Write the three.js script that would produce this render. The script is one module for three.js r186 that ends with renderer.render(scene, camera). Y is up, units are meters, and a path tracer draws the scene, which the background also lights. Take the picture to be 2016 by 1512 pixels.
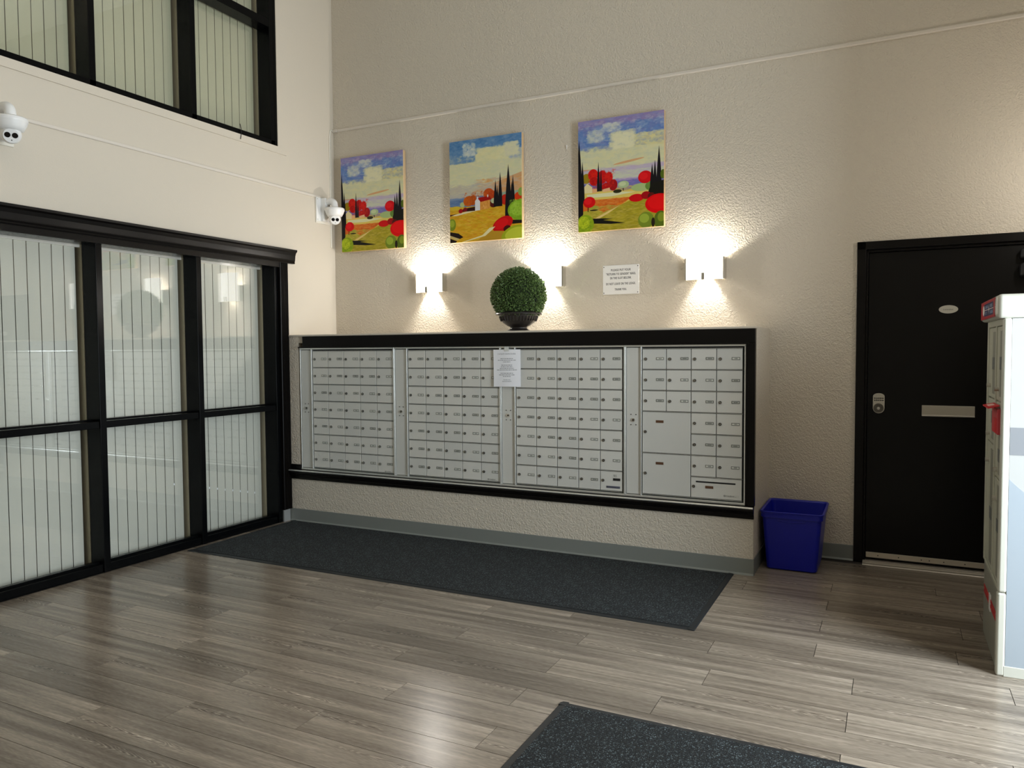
import * as THREE from 'three';
import { RoundedBoxGeometry } from 'three/addons/geometries/RoundedBoxGeometry.js';
import { mergeGeometries } from 'three/addons/utils/BufferGeometryUtils.js';
import { RectAreaLightUniformsLib } from 'three/addons/lights/RectAreaLightUniformsLib.js';

// ───────────────────────── camera, sky, daylight, exposure ─────────────────────────
const scene = new THREE.Scene();
const rad = d => d * Math.PI / 180;
const camera = new THREE.PerspectiveCamera(53.43, 2016 / 1512, 0.05, 100);
camera.position.set(4.473, 1.4, 5.453);
camera.rotation.order = 'YXZ';
camera.rotation.set(rad(-2.532), rad(26.456), rad(-0.3724));
scene.background = new THREE.Color(0.80, 0.90, 1.0);          // overcast sky outside the entrance

const renderer = new THREE.WebGLRenderer({ antialias: true });
renderer.toneMapping = THREE.LinearToneMapping;
renderer.toneMappingExposure = 1.0;
renderer.shadowMap.enabled = true;
RectAreaLightUniformsLib.init();

// daylight through the glazed entrance and the window above it, both in the wall to the right of the camera
function daylight(intensity, color, zc, yc, w, h) {
  const l = new THREE.RectAreaLight(color, intensity, w, h);
  l.position.set(6.52, yc, zc);
  l.lookAt(0, yc, zc);
  scene.add(l);
}
daylight(25, new THREE.Color(0.82, 0.92, 1.0), 2.52, 1.5, 1.26, 2.2);
daylight(0.75, new THREE.Color(0.95, 0.96, 1.0), 3.4, 3.95, 2.8, 1.6);

// ───────────────────────── helpers ─────────────────────────
let seed = 20240611;
const rnd = () => { seed = (seed * 1664525 + 1013904223) >>> 0; return seed / 4294967296; };
const rr = (a, b) => a + (b - a) * rnd();
const names = {};
const numbered = n => { const k = names[n] = (names[n] ?? -1) + 1; return k ? `${n}_${String(k).padStart(3, '0')}` : n; };
const S = (r, g, b) => new THREE.Color().setRGB(r / 255, g / 255, b / 255, THREE.SRGBColorSpace);

function metreUV(g) {
  const p = g.attributes.position, n = g.attributes.normal, uv = new Float32Array(p.count * 2);
  for (let i = 0; i < p.count; i++) {
    const ax = Math.abs(n.getX(i)), ay = Math.abs(n.getY(i)), az = Math.abs(n.getZ(i));
    if (ax >= ay && ax >= az) { uv[2 * i] = p.getZ(i); uv[2 * i + 1] = p.getY(i); }
    else if (ay >= az) { uv[2 * i] = p.getX(i); uv[2 * i + 1] = p.getZ(i); }
    else { uv[2 * i] = p.getX(i); uv[2 * i + 1] = p.getY(i); }
  }
  g.setAttribute('uv', new THREE.BufferAttribute(uv, 2));
  return g;
}
const B = (x0, x1, y0, y1, z0, z1) => { const g = new THREE.BoxGeometry(x1 - x0, y1 - y0, z1 - z0); g.translate((x0 + x1) / 2, (y0 + y1) / 2, (z0 + z1) / 2); return g; };
const RB = (x0, x1, y0, y1, z0, z1, r = 0.003, s = 2) => { const g = new RoundedBoxGeometry(x1 - x0, y1 - y0, z1 - z0, s, Math.min(r, (x1 - x0) * 0.49, (y1 - y0) * 0.49, (z1 - z0) * 0.49)); g.translate((x0 + x1) / 2, (y0 + y1) / 2, (z0 + z1) / 2); return g; };
const shapeOf = pts => { const s = new THREE.Shape(); pts.forEach(([a, b], i) => i ? s.lineTo(a, b) : s.moveTo(a, b)); s.closePath(); return s; };
const EX = (pts, d) => new THREE.ExtrudeGeometry(shapeOf(pts), { depth: d, bevelEnabled: false });
const extZ = (pts, z0, z1) => { const g = EX(pts, z1 - z0); g.translate(0, 0, z0); return g; };                                              // pts (x, y)
const extX = (pts, x0, x1) => { const g = EX(pts.map(([z, y]) => [-z, y]), x1 - x0); g.applyMatrix4(new THREE.Matrix4().set(0, 0, 1, x0, 0, 1, 0, 0, -1, 0, 0, 0, 0, 0, 0, 1)); return g; };   // pts (z, y)
const extY = (pts, y0, y1) => { const g = EX(pts.map(([x, z]) => [x, -z]), y1 - y0); g.applyMatrix4(new THREE.Matrix4().set(1, 0, 0, 0, 0, 0, 1, y0, 0, -1, 0, 0, 0, 0, 0, 1)); return g; };   // pts (x, z)
const CYL = (r, h, x, y, z, axis = 'z', seg = 20, r2 = r) => { const g = new THREE.CylinderGeometry(r2, r, h, seg); if (axis === 'z') g.rotateX(Math.PI / 2); if (axis === 'x') g.rotateZ(-Math.PI / 2); g.translate(x, y, z); return g; };
const TUBE = (pts, r, seg = 40, rs = 8) => new THREE.TubeGeometry(new THREE.CatmullRomCurve3(pts.map(p => new THREE.Vector3(...p)), false, 'catmullrom', 0.05), seg, r, rs);
function join(list) {
  if (!Array.isArray(list)) return list;
  if (list.length === 1) return list[0];
  return mergeGeometries(list.map(g => { const n = g.index ? g.toNonIndexed() : g; for (const k of Object.keys(n.attributes)) if (!['position', 'normal', 'uv'].includes(k)) n.deleteAttribute(k); return n; }));
}
function mesh(name, geo, mat, parent) {
  const m = new THREE.Mesh(join(geo), mat);
  m.castShadow = m.receiveShadow = true;
  m.name = parent ? name : numbered(name);
  (parent ?? scene).add(m);
  return m;
}
function thing(name, label, category, [x, y, z] = [0, 0, 0], group) {
  const o = new THREE.Group(); o.name = numbered(name); o.position.set(x, y, z); o.userData = { label, category };
  if (group) o.userData.group = group;
  scene.add(o); return o;
}
function single(name, geo, mat, label, category, group) { const m = mesh(name, geo, mat); m.userData = { label, category }; if (group) m.userData.group = group; return m; }
function struct(name, geo, mat) { const m = mesh(name, Array.isArray(geo) ? geo.map(metreUV) : metreUV(geo), mat); m.userData.kind = 'structure'; return m; }
function structGroup(name) { const o = new THREE.Group(); o.name = name; o.userData.kind = 'structure'; scene.add(o); return o; }

// ───────────────────────── noise and textures ─────────────────────────
const PERM = new Uint16Array(1024); for (let i = 0; i < 512; i++) PERM[i] = i; for (let i = 511; i > 0; i--) { const j = Math.floor(rnd() * (i + 1)); [PERM[i], PERM[j]] = [PERM[j], PERM[i]]; } for (let i = 0; i < 512; i++) PERM[512 + i] = PERM[i];
const VAL = new Float32Array(512); for (let i = 0; i < 512; i++) VAL[i] = rnd() * 2 - 1;
function vn(x, y, px = 256, py = 256) {                     // tileable value noise, -1..1
  const xi = Math.floor(x), yi = Math.floor(y), fx = x - xi, fy = y - yi;
  const m = (a, p) => ((a % p) + p) % p;
  const x0 = m(xi, px), x1 = m(xi + 1, px), y0 = m(yi, py), y1 = m(yi + 1, py);
  const u = fx * fx * (3 - 2 * fx), v = fy * fy * (3 - 2 * fy);
  const h = (a, b) => VAL[PERM[(PERM[a & 511] + b) & 511]];
  return (h(x0, y0) * (1 - u) + h(x1, y0) * u) * (1 - v) + (h(x0, y1) * (1 - u) + h(x1, y1) * u) * v;
}
const clamp = (v, a = 0, b = 1) => Math.max(a, Math.min(b, v));
const smooth = (a, b, v) => { const t = clamp((v - a) / (b - a)); return t * t * (3 - 2 * t); };
function dataTex(w, h, fn, srgb, metres) {
  const d = new Uint8Array(w * h * 4);
  for (let y = 0; y < h; y++) for (let x = 0; x < w; x++) { const c = fn(x, y), i = (y * w + x) * 4; d[i] = c[0]; d[i + 1] = c[1]; d[i + 2] = c[2]; d[i + 3] = 255; }
  const t = new THREE.DataTexture(d, w, h); t.wrapS = t.wrapT = THREE.RepeatWrapping; t.magFilter = THREE.LinearFilter; t.minFilter = THREE.LinearMipmapLinearFilter; t.generateMipmaps = true;
  if (srgb) t.colorSpace = THREE.SRGBColorSpace;
  if (metres) t.repeat.set(1 / metres, 1 / metres);
  t.needsUpdate = true; return t;
}
function canvasTex(w, h, draw) {
  const c = document.createElement('canvas'); c.width = w; c.height = h; draw(c.getContext('2d'), w, h);
  const t = new THREE.CanvasTexture(c); t.colorSpace = THREE.SRGBColorSpace; return t;
}
// sprayed orange-peel plaster, 0.85 m tile
const peel = dataTex(1024, 1024, (x, y) => {
  const u = x / 1024, v = y / 1024, wx = vn(u * 40, v * 40, 40, 40) * 0.6, wy = vn(u * 40 + 90, v * 40 + 9, 40, 40) * 0.6;
  const a = vn(u * 96 + wx, v * 96 + wy, 96, 96), b = vn(u * 190 + wy + 31, v * 190 + wx, 190, 190);
  const k = clamp(0.5 + 0.42 * a + 0.34 * b);
  const g = 255 * k; return [g, g, g];
}, false, 0.85);
// fine roller stipple, 0.6 m tile
const stipple = dataTex(512, 512, (x, y) => { const u = x / 512, v = y / 512, g = 128 + 70 * vn(u * 120, v * 120, 120, 120) + 50 * vn(u * 200 + 7, v * 200, 200, 200); return [g, g, g]; }, false, 0.6);
// six plank prints, one under the other; a plank is 1.2 x 0.17 m
const NV = 6, PH = 170;
const plankTex = dataTex(2048, 1024, (X, Y) => {
  const i = Math.min(NV - 1, Math.floor(Y / PH)), o = i * 37.7, x = X / 2048 * 1.2, v = (Y - i * PH) / PH * 0.17;
  const bend = 0.004 * vn(x * 2.2 + o, 3.3 + i), w = v + bend;
  const streak = vn(x * 2.6 + o, w * 95 + o) * 0.38 + vn(x * 5 + o, w * 240 + o * 2) * 0.16 + vn(x * 1.6 + o, w * 26 + o) * 0.62 + vn(x * 1.1 + o, w * 9 + o) * 0.12;
  const pores = vn(x * 34 + o, w * 620 + o);
  let t = 0.52 + 0.30 * streak + 0.07 * pores + 0.08 * vn(x * 60 + o, w * 400);
  const v0 = 0.035 + 0.1 * ((i * 0.618) % 1) + 0.012 * vn(x * 1.7 + o * 2, 9.1);
  const d = v - v0, side = i % 2 ? 1 : -1, env = smooth(-0.35, 0.2, vn(x * 2.1 + o * 3, 5.5 + i)), wob = 0.6 + 0.4 * vn(x * 4 + o, 2.2 + i);
  const band = Math.exp(-(d * d) / (2 * (0.018 * wob) ** 2)) * env;
  const ph = x * (17 + 5 * vn(x * 1.3 + o, 8.8)) + side * (90 * Math.abs(d) + 2600 * d * d) + 1.5 * vn(x * 7 + o, w * 40) + 0.45 * vn(x * 26 + o, w * 170);
  const ring = Math.sin(ph * Math.PI * 2), fine = 0.6 + 0.4 * vn(x * 50 + o, w * 260);
  t += band * fine * (0.66 * smooth(0.35, 1, ring) - 0.42 * smooth(0.1, 1, -ring) - 0.05);
  t += 0.16 * smooth(0.55, 0.95, vn(x * 3.2 + o * 1.7, w * 70 + 11)) ;
  const tone = 1 + 0.03 * Math.sin(i * 2.1);
  t = clamp(t, -0.1, 1.15);
  const c = k => (k[0] + (k[1] - k[0]) * t) * tone;
  return [c([75, 184]), c([66, 171]), c([57, 154])].map(q => clamp(q, 0, 255));
}, true);
plankTex.wrapT = THREE.ClampToEdgeWrapping;
const plankBump = dataTex(1024, 512, (X, Y) => { const x = X / 1024 * 1.2, w = Y / 512 * 1.02; const g = 128 + 55 * vn(x * 6, w * 300) + 40 * vn(x * 30, w * 500 + 40); return [g, g, g]; }, false);
// looped mat pile, 0.30 m tile: rows of dark and pale grey yarn
const matTex = dataTex(512, 512, (X, Y) => {
  const u = X / 512, v = Y / 512, row = Math.floor(v * 44), k = vn(u * 64 + row * 7.3, row * 3.7 + 0.5, 64, 256), q = vn(u * 128 + row * 3.1, v * 88, 128, 88);
  const gap = Math.abs((v * 44) % 1 - 0.5) * 2;
  let t = (0.07 + 0.93 * smooth(0.05, 0.75, k * 0.55 + q * 0.65)) * (1 - 0.6 * gap * gap);
  return [8 + 90 * t, 12 + 98 * t, 14 + 99 * t];
}, true, 0.30);
const matBump = dataTex(512, 512, (X, Y) => { const u = X / 512, v = Y / 512, row = Math.floor(v * 44), gap = Math.abs((v * 44) % 1 - 0.5) * 2; const g = 220 * (1 - gap * gap) * (0.65 + 0.35 * vn(u * 96 + row * 5.1, row, 96, 256)); return [g, g, g]; }, false, 0.30);
// woven blind cloth, 0.04 m tile
const weave = dataTex(64, 64, (X, Y) => { const g = 236 + 12 * Math.sin(X / 64 * Math.PI * 8) * Math.sin(Y / 64 * Math.PI * 16) - (Y % 8 < 2 ? 16 : 0); return [g, g, g - 2]; }, true, 0.04);

// ───────────────────────── materials ─────────────────────────
const M = (color, roughness = 0.6, metalness = 0, extra = {}) => new THREE.MeshStandardMaterial({ color, roughness, metalness, ...extra });
const WALL = S(207, 198, 182);
const mPeel = M(WALL, 0.62, 0, { bumpMap: peel, bumpScale: 0.0026 });
const mWall = M(WALL, 0.7, 0, { bumpMap: stipple, bumpScale: 0.0003 });
const mCeil = M(S(225, 222, 214), 0.9);
const P_ = (color, roughness, spec, extra = {}) => new THREE.MeshPhysicalMaterial({ color, roughness, specularIntensity: spec, ...extra });
const mFrame = P_(S(7, 8, 9), 0.22, 0.25);
const mBlack = P_(S(14, 12, 11), 0.3, 0.35);
const mDoor = P_(S(12, 11, 10), 0.32, 0.4);
const mGlass = new THREE.MeshPhysicalMaterial({ color: 0xffffff, roughness: 0.0, transmission: 1, thickness: 0, ior: 1.5 });
const mBlindLow = M(S(224, 226, 214), 0.8, 0, { map: weave });
const mBlindUp = M(S(204, 205, 176), 0.8, 0, { map: weave });
const mPost = M(S(176, 166, 140), 0.7);
const mBase = M(S(126, 130, 125), 0.45);
const mBaseCap = M(S(190, 192, 190), 0.3, 0.6);
const mSilver = M(S(210, 210, 204), 0.42, 0.15);
const mSilverDoor = M(S(214, 213, 206), 0.45, 0.1);
const mSilverDoor2 = M(S(208, 208, 202), 0.45, 0.1);
const mEdge = M(S(225, 226, 222), 0.28, 0.75);
const mChrome = M(S(215, 212, 205), 0.18, 1);
const mBrushed = M(S(196, 192, 182), 0.32, 0.85);
const mDark = M(S(14, 14, 14), 0.6);
const mWhite = M(S(236, 236, 234), 0.35);
const mWhiteMatt = M(S(226, 222, 210), 0.5);
const mCover = M(S(214, 206, 194), 0.55);
const mRubber = M(S(24, 28, 31), 0.5);
const mMat = M(0xffffff, 0.95, 0, { map: matTex, bumpMap: matBump, bumpScale: 0.004 });
const mBlue = M(S(2, 18, 158), 0.36);
const mSub = M(S(38, 32, 27), 0.9);
const mPlank = M(0xffffff, 0.25, 0, { map: plankTex, bumpMap: plankBump, bumpScale: 0.00012 });

// ───────────────────────── the room ─────────────────────────
const H = 5.0, ZW = 3.86, ZR = 0.69;
struct('wall_back', [B(-0.2, 4.285, 0, H, -0.22, 0), B(5.305, 5.7, 0, H, -0.22, 0), B(4.285, 5.305, 2.07, H, -0.22, 0), B(4.2, 5.4, 0, 2.2, -0.3, -0.22)], mPeel);
struct('wall_left', [B(-0.2, 0, 0, H, 0, ZR), B(-0.2, 0, 2.12, 3.06, ZR, ZW), B(-0.2, 0, 4.84, H, ZR, ZW), B(-0.2, 0, 0, H, ZW, 8.4)], mWall);
struct('wall_right', [B(5.5, 5.7, 0, H, 0, 1.75), B(5.7, 6.8, 0, H, 1.55, 1.75),
  B(6.6, 6.8, 0, H, 1.75, 1.88), B(6.6, 6.8, 0, 3.15, 3.17, 4.8), B(6.6, 6.8, 0, H, 4.8, 8.4), B(6.6, 6.8, 2.62, 3.15, 1.88, 3.17), B(6.6, 6.8, 3.15, H, 1.88, 2.0), B(6.6, 6.8, 4.75, H, 2.0, 4.8)], mWall);
struct('wall_front', B(-0.2, 6.8, 0, H, 8.4, 8.6), mWall);
struct('ceiling', B(-0.2, 6.8, H, H + 0.2, -0.3, 8.6), mCeil);
struct('ground_outside', B(6.8, 30, -0.2, -0.02, -12, 20), M(S(150, 150, 146), 0.9));
// dim room behind the glazed wall
struct('wall_office', [B(-2.6, -2.4, -0.1, H + 0.2, -0.2, 8.6), B(-2.4, -0.2, -0.2, -0.02, -0.2, 8.6), B(-2.4, -0.2, H, H + 0.2, -0.2, 8.6), B(-2.4, -0.2, 0, H, -0.4, -0.2), B(-2.4, -0.2, 0, H, 8.4, 8.6)], M(S(150, 145, 130), 0.9));

// floor: every plank in front of the camera is a piece of its own
{
  const f = structGroup('floor');
  mesh('subfloor', B(-0.2, 6.8, -0.2, -0.004, -0.3, 8.6), mSub, f);
  const P = 0.1712, L = 1.195, S0 = 2.135;
  const known = { 0: 4.178, 1: 3.712, 2: 4.177, 3: 4.797, 4: 4.172, 5: 4.755, 6: 4.174, 7: 3.73, 8: 4.347, 9: 3.782, 10: 4.340, 11: 3.66, 12: 3.139, 13: 2.66, 14: 3.177, 15: 2.508, 16: 1.992, 17: 1.69, 19: 1.992 };
  const cache = {}, rest = [];
  for (let k = -3; k < 46; k++) {
    const z0 = Math.max(0, 0.594 + k * P), z1 = Math.min(8.4, 0.594 + (k + 1) * P);
    if (z1 - z0 < 0.01) continue;
    const joint = (known[k] ?? rr(0, L)) % L, xMax = z0 < 1.72 ? 5.5 : 6.6;
    for (let a = joint - L; a < xMax; a += L) {
      const x0 = Math.max(0, a), x1 = Math.min(xMax, a + L);
      if (x1 - x0 < 0.01) continue;
      const vi = Math.floor(rnd() * NV), full = x1 - x0 > L - 1e-6 && z1 - z0 > P - 1e-6;
      const key = full ? `v${vi}` : null;
      let g = key && cache[key];
      if (!g) {
        const w = x1 - x0 - 0.0026, d = z1 - z0 - 0.0022;
        g = new THREE.BoxGeometry(w, 0.006, d);
        const p = g.attributes.position, uv = g.attributes.uv, sh = full ? 0 : (x0 - a) / L;
        for (let i = 0; i < p.count; i++) uv.setXY(i, sh + (p.getX(i) + w / 2) / 1.2, (vi * PH + 2 + (PH - 4) * (p.getZ(i) + d / 2) / (P - 0.0022)) / 1024);
        if (key) cache[key] = g;
      }
      const c = [(x0 + x1) / 2, -0.003, (z0 + z1) / 2];
      if (z0 > 4.4 || x0 > 5.9) { rest.push(g.clone().translate(...c)); continue; }
      const m = mesh('plank', g, mPlank, f); m.position.set(...c);
    }
  }
  const r = mesh('plank_field', rest, mPlank, f); r.userData.kind = 'stuff';
}

// mailbox bump-out
struct('wall_mailbox_niche', [B(0, 0.12, 0, 1.535, 0, 0.629), B(0.12, 3.69, 0, 0.40, 0, 0.629), B(0.12, 3.69, 1.47, 1.535, 0, 0.629), B(3.69, 3.725, 0, 1.535, 0, 0.629), B(0.12, 3.69, 0.4, 1.47, 0, 0.40)], mPeel);

// baseboards
const coveX = (x0, x1, z, s = 1) => extX([[z, 0], [z + s * 0.012, 0], [z + s * 0.010, 0.004], [z + s * 0.004, 0.012], [z + s * 0.003, 0.100], [z, 0.102]], x0, x1);
struct('baseboard_back', [coveX(0.0, 3.728, 0.629), B(3.725, 3.729, 0, 0.101, 0, 0.632), coveX(3.729, 4.262, 0), coveX(5.33, 5.5, 0)], mBase);
struct('baseboard_left', [B(0, 0.012, 0, 0.102, 0.642, 0.715)], mBaseCap);
struct('baseboard_front', [B(0, 0.005, 0, 0.101, 3.96, 8.4), B(0, 6.6, 0, 0.101, 8.395, 8.4), B(5.7, 6.6, 0, 0.101, 1.75, 1.755)], mBase);

// ───────────────────────── glazed wall on the left ─────────────────────────
const MULL = [0.7375, 1.511, 2.2855, 3.060, 3.8345], MW = 0.0225, XG = -0.11;
const win1 = structGroup('window_1'), win2 = structGroup('window_2');
{ // lower storefront
  MULL.forEach((z, i) => mesh('mullion', [RB(XG - 0.02, 0.0, 0, 2.12, z - MW, z + MW, 0.003)], mFrame, win1));
  mesh('jamb', [B(-0.14, 0, 0, 2.12, ZR, MULL[0] - MW)], mFrame, win1);
  mesh('head_rail', [RB(XG - 0.02, 0.0, 2.085, 2.122, ZR, ZW, 0.003)], mFrame, win1);
  for (let i = 0; i < 4; i++) {
    const a = MULL[i] + MW, b = MULL[i + 1] - MW;
    mesh('sill_rail', [RB(XG - 0.02, -0.012, 0, 0.052, a, b, 0.003), RB(-0.075, -0.045, 0.05, 0.066, a, b, 0.003)], mFrame, win1);
    mesh('cross_rail', [RB(XG - 0.02, -0.008, 0.922, 0.966, a, b, 0.003), RB(XG - 0.015, -0.085, 0.962, 0.975, a, b, 0.002)], mFrame, win1);
    for (const dx of [0, -0.014]) mesh('pane', B(XG + dx - 0.002, XG + dx + 0.002, 0.045, 0.93, a - 0.005, b + 0.005), mGlass, win1);
    for (const dx of [0, -0.014]) mesh('pane', B(XG + dx - 0.002, XG + dx + 0.002, 0.96, 2.09, a - 0.005, b + 0.005), mGlass, win1);
  }
  // upper window
  MULL.forEach(z => mesh('mullion', [RB(XG - 0.02, -0.004, 3.06, 4.85, z - MW, z + MW, 0.003)], mFrame, win2));
  mesh('jamb', [B(-0.14, -0.004, 3.06, 4.85, ZR - 0.002, MULL[0] - MW)], mFrame, win2);
  mesh('sill_rail', [RB(XG - 0.02, -0.004, 3.058, 3.10, ZR, ZW, 0.003)], mFrame, win2);
  mesh('head_rail', [RB(XG - 0.02, -0.004, 4.80, 4.85, ZR, ZW, 0.003)], mFrame, win2);
  for (let i = 0; i < 4; i++) {
    const a = MULL[i] + MW, b = MULL[i + 1] - MW;
    mesh('cross_rail', RB(XG - 0.02, -0.006, 3.984, 4.046, a, b, 0.003), mFrame, win2);
    for (const dx of [0, -0.014]) mesh('pane', B(XG + dx - 0.002, XG + dx + 0.002, 3.09, 3.99, a - 0.005, b + 0.005), mGlass, win2);
    for (const dx of [0, -0.014]) mesh('pane', B(XG + dx - 0.002, XG + dx + 0.002, 4.04, 4.81, a - 0.005, b + 0.005), mGlass, win2);
  }
  // painted posts behind the panes
  struct('trim_1', MULL.map(z => B(-0.2, -0.135, 0, H, z - MW, z + MW)), mPost);
  // crown header with its returned end, and the fluted casing
  const crown = [[0, 2.125], [0.030, 2.125], [0.034, 2.132], [0.030, 2.140], [0.036, 2.150], [0.036, 2.156], [0.040, 2.190], [0.048, 2.212], [0.060, 2.222], [0.062, 2.237], [0, 2.237]];
  const head = structGroup('trim_2');
  mesh('crown_header', [extZ(crown, 0.555, 3.98), extZ([[0, 2.085], [0.022, 2.085], [0.022, 2.126], [0, 2.126]], 0.70, 3.9)], mBlack, head);
  const flute = (z0, z1) => { const p = [[0, z0]], n = 5, w = (z1 - z0 - 0.016) / n; p.push([0.026, z0], [0.028, z0 + 0.004], [0.028, z0 + 0.008]); for (let i = 0; i < n; i++) { const s = z0 + 0.008 + i * w; p.push([0.028, s + w * 0.12], [0.021, s + w * 0.35], [0.021, s + w * 0.65], [0.028, s + w * 0.88]); } p.push([0.028, z1 - 0.004], [0.026, z1], [0, z1]); return p; };
  mesh('fluted_casing', extY(flute(0.632, 0.722), 0.10, 2.127), mBlack, head);
  mesh('fluted_casing', extY(flute(3.83, 3.92), 0.0, 2.127), mBlack, head);
  struct('trim_3', B(0, 0.010, 3.004, 3.058, 0.6, 3.95), mWall);
}
// vertical blinds behind every pane
{
  const vaneGeo = h => { const g = new THREE.BoxGeometry(0.0012, h, 0.0712, 1, 1, 4), p = g.attributes.position; for (let i = 0; i < p.count; i++) p.setX(i, p.getX(i) + 0.0012 * (1 - (p.getZ(i) / 0.0356) ** 2)); g.computeVertexNormals(); return metreUV(g); };
  const gl = vaneGeo(2.05), gu = vaneGeo(1.72);
  const where = ['first bay from the fluted casing', 'second bay from the fluted casing', 'third bay from the fluted casing', 'fourth bay from the fluted casing'];
  for (let i = 0; i < 4; i++) {
    const zA = MULL[i] + MW, zB = MULL[i + 1] - MW, n = 9;
    for (const up of [0, 1]) {
      const t = thing('vertical_blind', up ? `greenish vertical blind behind the upper window, ${where[i]}` : `white vertical blind behind the floor-level glazing, ${where[i]}`, 'blind', [0, up ? 3.07 : 0, 0], 'vertical blinds');
      for (let k = 0; k < n; k++) {
        const z = zB - 0.021 - (k + 0.5) * 0.0763;
        const m = mesh('vane', up ? gu : gl, up ? mBlindUp : mBlindLow, t);
        m.position.set(-0.165, up ? 0.86 : 1.055, z); m.rotation.y = rad(rr(-1.2, 1.2));
      }
      mesh('head_rail', B(-0.185, -0.150, up ? 1.70 : 2.07, up ? 1.74 : 2.11, zA - 0.03, zB), mWhiteMatt, t);
    }
  }
  const c = single('blind_cord', TUBE([[-0.004, 3.14, 1.085], [0.004, 3.10, 1.083], [0.012, 3.065, 1.09], [0.014, 3.02, 1.10]], 0.0028, 20, 6), mDark, 'short black cord hanging over the sill of the upper window', 'cord');
}

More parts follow.
